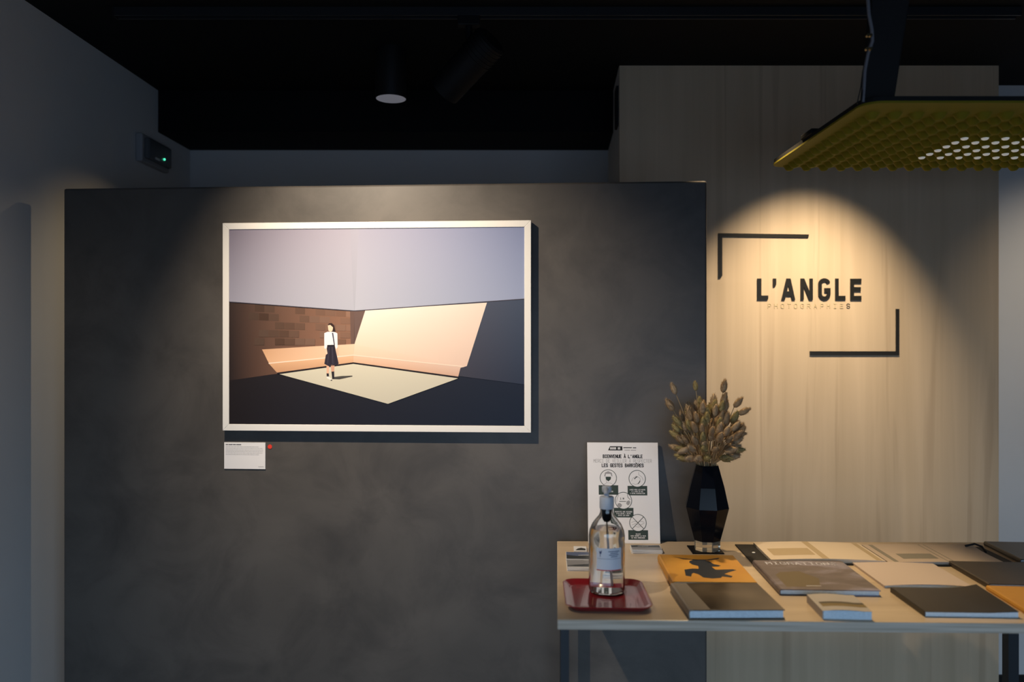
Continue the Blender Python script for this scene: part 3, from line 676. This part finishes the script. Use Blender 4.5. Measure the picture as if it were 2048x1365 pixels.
# ------------------------------------------------------------------ card piles: every card that shows is its own object
card_edge = mat('white_card_stock', (.70, .70, .70), .7, .2)
def card_pile(n, cx_, cy_, ang, wd, dp, t, top_m, label, group, top_polys, name):
    for k in range(n):
        a = ang + random.uniform(-2.0, 2.0) * (1 if k < n - 1 else 0); jx, jy = random.uniform(-.0012, .0012), random.uniform(-.0012, .0012)
        loc, ra = placed(cx_ + jx, cy_ + jy, a, wd, dp)
        o = empty(name, (loc[0], loc[1], TZ + k * t), ra)
        last = k == n - 1
        tag(o, label[0] if last else ('lowest ' if k == 0 else ('second from top ' if k == n - 2 else ('third from top ' if k == n - 3 else 'fourth from top '))) + label[1], 'card', group)
        MB().box(0, wd, 0, dp, 0, t * .94).build('card', card_edge, o)
        if last: flat(o, 'printed_face', top_polys, top_m, t * .94 + .0001)
        else: flat(o, 'printed_face', top_polys[:1], top_m, t * .94 + .00002)
gs = mat('grey_card_print', (.25, .25, .26), .4, .4); dk = mat('dark_card_print', (.03, .035, .035), .4, .4); bl = mat('blue_card_print', (.10, .13, .22), .4, .4); wh = mat('white_card_print', (.72, .72, .72), .5, .3)
def full(wd, dp, mi): return ([(.001, .001), (wd - .001, .001), (wd - .001, dp - .001), (.001, dp - .001)], mi)
random.seed(11)
card_pile(4, .194, 2.258, -3, .036, .050, .0016, [wh, dk], ('small white card with dark green print, topmost of its pile behind the bottle', 'small white card under the dark printed one behind the bottle'), 'small card pile behind the bottle', [full(.036, .05, 0), ([(.004, .006), (.033, .006), (.033, .024), (.022, .034), (.012, .026)], 1)], 'small_card')
card_pile(5, .203, 2.175, -3, .110, .072, .0018, [bl, dk, wh], ('dark blue postcard, topmost of the rear postcard pile beside the bottle', 'postcard lower in the rear pile beside the bottle'), 'rear postcard pile', [full(.11, .072, 0), ([(.002, .002), (.108, .002), (.108, .030), (.06, .040), (.03, .030), (.002, .042)], 1), ([(.034, .036), (.07, .038), (.07, .042), (.034, .040)], 2)], 'postcard')
card_pile(5, .199, 2.092, -2, .110, .074, .0018, [gs, dk, wh], ('grey postcard, topmost of the front postcard pile behind the red tray', 'postcard lower in the front pile behind the red tray'), 'front postcard pile', [full(.11, .074, 0), ([(.002, .018), (.108, .014), (.108, .032), (.060, .038), (.002, .024)], 1), ([(.002, .002), (.108, .002), (.108, .008), (.002, .008)], 2)], 'postcard')
card_pile(5, .379, 2.253, -2.5, .084, .056, .0022, [gs, dk, wh], ('dark printed card, topmost of the pile right of the poster', 'card lower in the pile right of the poster'), 'card pile in front of the poster', [full(.084, .056, 0), ([(.002, .030), (.082, .030), (.082, .054), (.05, .047), (.02, .054), (.002, .046)], 1), ([(.02, .040), (.05, .040), (.05, .043), (.02, .043)], 2)], 'business_card')

# ------------------------------------------------------------------ coaster and vase
coa = MB().prism_z([(-.044, -.042), (.044, -.042), (.044, .042), (-.044, .042)], 0, .0035).build('coaster', black_metal, None, bevel=.001, loc=(.5490, 2.2625, TZ), rotz=R(-1.5))
tag(coa, 'square black coaster under the dark vase', 'coaster')
vz = TZ + .0035; VX, VY = (1414 - 1024) * 2.262 / F, 2.262
vase = empty('vase', (VX, VY, vz)); tag(vase, 'black faceted glass vase with clear foot on a coaster', 'vase')
vglass = mat('near_black_blue_glass', (.003, .004, .007), .15, .14)
vclear = mat('clear_vase_foot', (.80, .74, .60), .05, .5, trans=.85, ior=1.5)
MB().lathe([(.0385, .028), (.0500, .070), (.0635, .122), (.0505, .180), (.0330, .240), (.0265, .240), (.028, .232), (.040, .18), (.030, .06)], 8, cap1=True, ph=R(12)).build('body', vglass, vase)
MB().lathe([(.0365, 0), (.0375, .002), (.0386, .0278)], 8, ph=R(12)).build('foot', vclear, vase)

# ------------------------------------------------------------------ dried bunny-tail grass, one object per stem
straw = mat('dry_straw_stem', (.42, .30, .16), .7, .2)
hm = [tex(mat('dry_grass_head_' + n_, c, .85, .15), nscale=60, detail=2, stops=[(.3, mul(c, .72)), (.7, mul(c, 1.15))]) for n_, c in (('tan', (.40, .28, .16)), ('beige', (.47, .345, .21)), ('olive', (.37, .295, .13)))]
def head_mesh(seed, m):
    rnd = random.Random(seed); mb = MB()
    prof_ = [(.0015, 0), (.0058, .003), (.0080, .009), (.0081, .016), (.0066, .023), (.0038, .029), (.0010, .033)]
    mb.lathe(prof_, 9)
    for k in range(190):
        t = rnd.random(); z = .001 + t * .029; i = min(int(t * 6), 5)
        rad = prof_[i][0] + (prof_[i + 1][0] - prof_[i][0]) * (t * 6 - i); a = rnd.uniform(0, 2 * math.pi)
        d = Vector((math.cos(a), math.sin(a), 0)); tg = Vector((-math.sin(a), math.cos(a), 0))
        p = d * rad * .9 + Vector((0, 0, z)); ln = rnd.uniform(.0045, .0085)
        tip = p + d * ln * .55 + Vector((0, 0, ln * .95)) + tg * rnd.uniform(-.001, .001)
        mb.add([p - tg * .0007, p + tg * .0007, tip], [(0, 1, 2)])
    me = bpy.data.meshes.new('flower_head'); me.from_pydata(mb.v, [], mb.f); me.materials.append(m)
    for p in me.polygons: p.use_smooth = True
    return me
HEADS = [head_mesh(i, hm[i % 3]) for i in range(6)]
mouth = Vector((VX, VY, vz + .238))
def grass(tip, size, hd_, lab, flop=0.0):
    """tip: world position of the head's base"""
    o = empty('bunny_tail_grass', (VX, VY, vz + .16)); tag(o, lab, 'dried grass', 'dried grass in the vase', 'thing')
    O = Vector(o.location)
    dirn = (tip - mouth); hz = Vector((dirn.x, dirn.y, 0)); rr = hz.length
    m0 = mouth + (hz.normalized() if rr > 1e-4 else Vector((0, 0, 0))) * min(.021, rr * .35) + Vector((random.uniform(-.005, .005), random.uniform(-.005, .005), 0))
    bot = Vector((VX, VY, vz + .15)) + Vector((random.uniform(-.012, .012), random.uniform(-.012, .012), 0))
    c1 = m0 + Vector((0, 0, dirn.z * .45)) + hz * .18
    pts = [bot]
    for k in range(7):
        t = k / 6.0; pts.append(m0 * (1 - t) ** 2 + c1 * 2 * t * (1 - t) + tip * t * t)
    MB().tube([p - O for p in pts], .0010, 5).build('stem', straw, o, smooth=True)
    d = (pts[-1] - pts[-2]).normalized(); d = (d + Vector((0, 0, -flop))).normalized()
    h = bpy.data.objects.new('flower_head', HEADS[hd_]); COL.objects.link(h); h.parent = o
    h.location = tip - O; h.rotation_mode = 'QUATERNION'; h.rotation_quaternion = d.to_track_quat('Z', 'Y'); h.scale = (size * 1.12, size * 1.12, size * 1.14)
    return o
random.seed(21)
DEF = 'tan bunny tail grass head in the dense middle of the bouquet'
named = [(1352, 789, 2.25, .95, 1, .0, 'lone bunny tail grass standing out at the upper left of the bouquet'),
 (1347, 822, 2.24, 1.1, 0, .0, 'bunny tail grass leaning furthest left below the lone upper one'),
 (1392, 782, 2.25, .75, 2, .0, 'small round grass head at the top left of the bouquet'),
 (1446, 786, 2.25, 1.05, 0, .0, 'bunny tail grass rising highest at the upper right against the lit plywood'),
 (1444, 812, 2.24, 1.05, 0, .3, 'slim bunny tail grass leaning right below the highest one'),
 (1468, 815, 2.24, 1.0, 0, .5, 'drooping bunny tail grass at the far right, upper of two'),
 (1477, 829, 2.24, 1.0, 0, .6, 'drooping bunny tail grass at the far right, lower of two'),
 (1469, 869, 2.24, .9, 0, .7, 'low bunny tail grass pointing right out of the bouquet'),
 (1362, 852, 2.24, 1.0, 2, .2, 'yellowish grass head at the left edge of the bouquet'),
 (1376, 898, 2.23, .95, 1, .9, 'lowest left grass head drooping outward')]
for x, y, Y, s_, hd_, fl_, lab in named: grass(P(x, y, Y), s_, hd_, lab, fl_)
cnt = 0
for tier, (n_, rad, zz) in enumerate(((6, .022, .172), (13, .045, .162), (19, .062, .142), (22, .074, .117), (22, .073, .092), (20, .066, .068), (15, .054, .046))):
    for k in range(n_):
        a = 2 * math.pi * (k + .5 * (tier % 2)) / n_ + random.uniform(-.15, .15); r_ = rad * random.uniform(.8, 1.12)
        tip = Vector((VX + r_ * math.cos(a), VY + r_ * math.sin(a) * .85, vz + .238 + zz * random.uniform(.92, 1.08) - .022))
        out = abs(math.cos(a))
        where = ('front' if math.sin(a) < 0 else 'back') + (' left' if math.cos(a) < 0 else ' right')
        lab = ('topmost bunny tail grass', 'bunny tail grass just below the crown', 'bunny tail grass in the third tier from the top', 'bunny tail grass in the middle tier', 'bunny tail grass just below the middle', 'short bunny tail grass in the last tier but one', 'shortest bunny tail grass just above the vase neck')[tier] + ', ' + where + ' of the bouquet'
        grass(tip, random.uniform(.85, 1.12), random.randrange(6), lab, .35 if tier >= 5 else (.12 if tier >= 3 else 0)); cnt += 1

# ------------------------------------------------------------------ poster leaning on the partition
post = empty('leaning_poster', (0, 0, 0)); tag(post, 'white hygiene notice board with round icons leaning on the partition', 'poster')
pb = P(1248.5, 1088, 2.337); ptop = P(1248, 886, 2.385)
tilt = math.atan2(ptop.y - pb.y, ptop.z - pb.z); hgt = (ptop - pb).length; wid = .2105
post.location = (pb.x, pb.y, TZ + .0005); post.rotation_euler = (-tilt, 0, R(-1.5))
MB().box(-wid / 2, wid / 2, 0, .005, 0, hgt).build('board', paper, post)
green = mat('dark_green_print', (.045, .065, .058), .6, .2)
def q_(x, y):
    """print coordinates of the notice (crop 1117 px wide) -> board x,z"""
    return ((x - 547) / 883. * wid, hgt - (y - 38) / 1253. * hgt)
put1 = lambda u, v: (u, -.00015, v); put2 = lambda u, v: (u, -.0003, v); put3 = lambda u, v: (u, -.00045, v)
k_ = wid / 883.
txt = MB()
def ctext(text, xc, y, h, width, wd, mi=0, pu=put1, fill=.66):
    x, z = q_(xc, y); centred(txt, text, x, z, h * k_, width * k_, wd * k_, pu, mi, fill)
tg_ = [q_(*p) for p in ((366, 138), (390, 86), (545, 86), (545, 138))]; txt.add([put1(*p) for p in tg_], [(0, 1, 2, 3)], 0)
for x0, x1 in ((392, 470), (488, 522)):
    a, b_ = q_(x0, 126), q_(x1, 98); 
    n_ = int((x1 - x0) / 15.6)
    for i in range(n_):
        u0 = a[0] + (b_[0] - a[0]) * i / n_; u1 = u0 + (b_[0] - a[0]) / n_ * .72
        txt.add([put2(u0, a[1]), put2(u1, a[1]), put2(u1, b_[1]), put2(u0, b_[1])], [(0, 1, 2, 3)], 2)
for x0, x1, y in ((558, 664, 103), (676, 718, 104)):
    a, b_ = q_(x0, y + 5), q_(x1, y - 5); txt.add([put1(a[0], a[1]), put1(b_[0], a[1]), put1(b_[0], b_[1]), put1(a[0], b_[1])], [(0, 1, 2, 3)], 0)
for x0, x1, y in ((570, 640, 134), (650, 715, 134)):
    a, b_ = q_(x0, y + 4), q_(x1, y - 4); txt.add([put1(a[0], a[1]), put1(b_[0], a[1]), put1(b_[0], b_[1]), put1(a[0], b_[1])], [(0, 1, 2, 3)], 1)
ctext("BIENVENUE À L'ANGLE", 547, 232, 37, 490, 8.5)
ctext('MERCI DE VEILLER À RESPECTER', 545, 290, 38, 722, 3.6, 1)
ctext('LES GESTES BARRIÈRES', 545, 345, 37, 515, 8.5)
icons = [(363, 485), (722, 492), (546, 765), (720, 1038)]
capt = [['PORTEZ', 'VOTRE MASQUE'], ['LAVEZ-VOUS LES MAINS', "À L'AIDE DU GEL", 'À VOTRE DISPOSITION'], ['RESPECTEZ UNE DISTANCE', "D'AU MOINS 1 MÈTRE", 'ENTRE LES GENS'], ['SALUEZ', 'SANS SERRER LA MAIN', 'NI VOUS EMBRASSER']]
for (x, y), lines in zip(icons, capt):
    a = [q_(*p) for p in ((x - 121, y + 208), (x - 121, y + 90), (x + 122, y + 90), (x + 122, y + 208))]
    txt.add([put1(*p) for p in a], [(3, 2, 1, 0)], 3)
    xc, zc = q_(x, y); disc(txt, xc, zc, 104 * k_, put2, 2, 36); ring(txt, xc, zc, 102 * k_, 7 * k_, put3, 3, 40)
    for i, t in enumerate(lines):
        xx, z = q_(x, y + 144 + i * 23 - (0 if len(lines) == 3 else -8)); wdt = len(t) * 9.6
        centred(txt, t, xx, z, 13 * k_, wdt * k_, 2.6 * k_, put3, 2)
def ip(x, y, mi, pts):
    txt.add([put3(*q_(x + a, y + b_)) for a, b_ in pts], [tuple(range(len(pts)))], mi)
def il(x, y, mi, pts, wd=5):
    pts = [q_(x + a, y + b_) for a, b_ in pts]
    for a, b_ in zip(pts[:-1], pts[1:]): txt.add([put3(v.x, v.y) for v in seg_quad(a, b_, wd * k_)], [(0, 1, 2, 3)], mi)
x, y = icons[0]   # face with mask
ip(x, y, 1, [(-52, -20), (-40, -68), (0, -85), (45, -65), (52, -20), (38, -25), (30, -52), (-28, -52), (-36, -25)])
ip(x, y, 3, [(-32, -16), (34, -16), (30, 18), (0, 42), (-28, 20)]); il(x, y, 1, [(-36, -25), (-36, -10), (-20, 60)], 4); il(x, y, 1, [(-60, 85), (-20, 60), (25, 62), (60, 84)], 4)
x, y = icons[1]   # hands under a drop
ip(x, y, 3, [(-40, 0), (-10, -28), (12, -26), (-20, -6), (-30, 8)]); ip(x, y, 3, [(38, 10), (36, 40), (14, 66), (0, 66), (22, 42)])
il(x, y, 1, [(-70, 30), (-50, -10), (-10, -30), (30, -10), (40, 10)], 4); il(x, y, 1, [(-60, 60), (-20, 72), (10, 60)], 4); il(x, y, 1, [(20, -80), (20, -50), (60, -20), (75, 20)], 4)
x, y = icons[2]   # two people apart
ip(x, y, 1, [(-78, 60), (-70, 36), (-44, 30), (-18, 52), (-30, 82), (-52, 84)]); ip(x, y, 1, [(34, 40), (40, 10), (70, -4), (84, 16), (74, 46), (56, 60)])
il(x, y, 1, [(-60, -70), (-78, -20), (-86, 20)], 5); il(x, y, 3, [(50, -80), (58, -40), (82, -14)], 6)
centred(txt, '1 M', *q_(x - 16, y - 14), 20 * k_, 44 * k_, 5 * k_, put3, 3); il(x, y, 3, [(-48, 10), (28, 10)], 7)
x, y = icons[3]   # crossed out handshake
il(x, y, 1, [(-78, -6), (-40, -18), (-6, -4), (30, -20), (76, -8)], 4); il(x, y, 1, [(-70, 24), (-30, 10), (10, 30), (44, 20), (78, 4)], 4); il(x, y, 1, [(-30, 44), (0, 52), (36, 42)], 4)
il(x, y, 3, [(-70, -72), (70, 72)], 7); il(x, y, 3, [(-70, 72), (70, -72)], 7)
txt.build('printed_notice', [ink, grey_ink, paper, green], post)['kind'] = 'stuff'

# ------------------------------------------------------------------ red tray
red_pl = mat('glossy_dark_red_plastic', (.22, .012, .018), .18, .55, coat=.4)
tr = empty('serving_tray', (.2165, 1.842, TZ), R(-1.5)); tag(tr, 'small glossy dark red tray under the pump bottle', 'tray')
def rr_ring(w_, d_, r_, z, n=6): return [(x, y, z) for x, y in rrect(-w_ / 2, w_ / 2, -d_ / 2, d_ / 2, r_, n)]
prof_t = [(.160, .185, .022, 0.0), (.172, .197, .026, .002), (.188, .213, .030, .011), (.192, .217, .031, .0125), (.189, .214, .030, .0135), (.176, .201, .026, .0115), (.160, .185, .021, .0045), (.150, .175, .018, .0035)]
vs = []; 
for p in prof_t: vs += rr_ring(*p)
n = len(rr_ring(*prof_t[0])); fs = [(i * n + k, i * n + (k + 1) % n, (i + 1) * n + (k + 1) % n, (i + 1) * n + k) for i in range(len(prof_t) - 1) for k in range(n)]
fs += [tuple(range(n - 1, -1, -1)), tuple(range((len(prof_t) - 1) * n, len(prof_t) * n))]
MB().add(vs, fs).build('tray_body', red_pl, tr, smooth=True)

# ------------------------------------------------------------------ pump bottle of clear gel
bz = TZ + .0037; BX, BY = (1213.5 - 1024) * 1.880 / F, 1.880
bo = empty('pump_bottle', (BX, BY, bz)); tag(bo, 'clear glass pump bottle with white label on the red tray', 'bottle')
glass = mat('clear_bottle_glass', (.97, .98, .98), .0, .5, trans=1.0, ior=1.42)
liquid = mat('clear_gel', (.95, .97, .97), .0, .5, trans=1.0, ior=1.33)
outer = [(.034, 0), (.0405, .003), (.0425, .010), (.0425, .132), (.0405, .146), (.0345, .160), (.0255, .172), (.0185, .180), (.0155, .188), (.0150, .202)]
inner = [(.0125, .202), (.0130, .188), (.0160, .1785), (.0230, .1705), (.0325, .1585), (.0384, .145), (.0403, .132), (.0403, .012), (.038, .006), (.004, .0055)]
MB().lathe(outer + inner, 48, cap1=True).build('glass_body', glass, bo, smooth=True)
MB().lathe([(.0375, .0066), (.0399, .0125), (.0399, .132), (.0382, .1445), (.0360, .1500), (.005, .1500)], 48).build('gel', liquid, bo, smooth=True)
pump_m = mat('translucent_grey_plastic', (.50, .54, .60), .35, .4)
MB().lathe([(.0165, .196), (.0170, .198), (.0170, .222), (.0155, .2245), (.0150, .2245)], 32).build('pump_collar', pump_m, bo, smooth=True)
MB().lathe([(.0050, .2240), (.0050, .234), (.0105, .235), (.0115, .238), (.0115, .246), (.0095, .249)], 24).build('pump_head', pump_m, bo, smooth=True)
MB().tube([(0, 0, .242), (-.004, -.020, .243), (-.006, -.034, .241), (-.0065, -.040, .236)], [.006, .0055, .005, .0045], 12).build('nozzle', pump_m, bo, smooth=True)
MB().lathe([(.0065, .165), (.0110, .172), (.0120, .200)], 20).build('pump_valve', mat('grey_pump_valve', (.22, .22, .25), .4, .4), bo, smooth=True)
MB().tube([(0, 0, .168), (.003, .002, .10), (.010, .004, .016)], .0020, 8).build('dip_tube', mat('clear_white_tube', (.85, .87, .9), .3, .4, trans=.6), bo, smooth=True)
def bent(a0, a1, z0, z1, r_, n=14):
    v = []
    for k in range(n + 1):
        a = R(a0 + (a1 - a0) * k / n); v += [(r_ * math.sin(a), -r_ * math.cos(a), z0), (r_ * math.sin(a), -r_ * math.cos(a), z1)]
    return MB().add(v, [(2 * k, 2 * k + 2, 2 * k + 3, 2 * k + 1) for k in range(n)])
lab = bent(-40, 44, .062, .112, .0428).build('label', mat('pale_blue_white_label', (.62, .66, .72), .6, .3), bo)
red_l = mat('red_print', (.5, .05, .06), .6, .2); blue_ink = mat('dark_blue_ink', (.06, .08, .16), .6, .2)
bent(-40, 44, .060, .0622, .0429).build('red_edge', red_l, lab)
mb = MB()
for (a0, a1, z0) in ((-2, 36, .104), (4, 30, .100), (0, 32, .096), (6, 28, .092), (-36, 40, .0875)):
    t = bent(a0, a1, z0, z0 + (.0016 if z0 > .09 else .0006), .0430); mb.add(t.v, t.f)
t = bent(-30, -22, .094, .106, .0430, 4)
mb.add([(.0430 * math.sin(R(a)), -.0430 * math.cos(R(a)), z) for a, z in ((-31, .107), (-28, .1035), (-24, .106), (-22, .108), (-23, .101), (-26, .098), (-26.5, .092), (-28, .092), (-28, .098), (-30, .101))], [tuple(range(10))])
mb.build('label_print', blue_ink, lab)
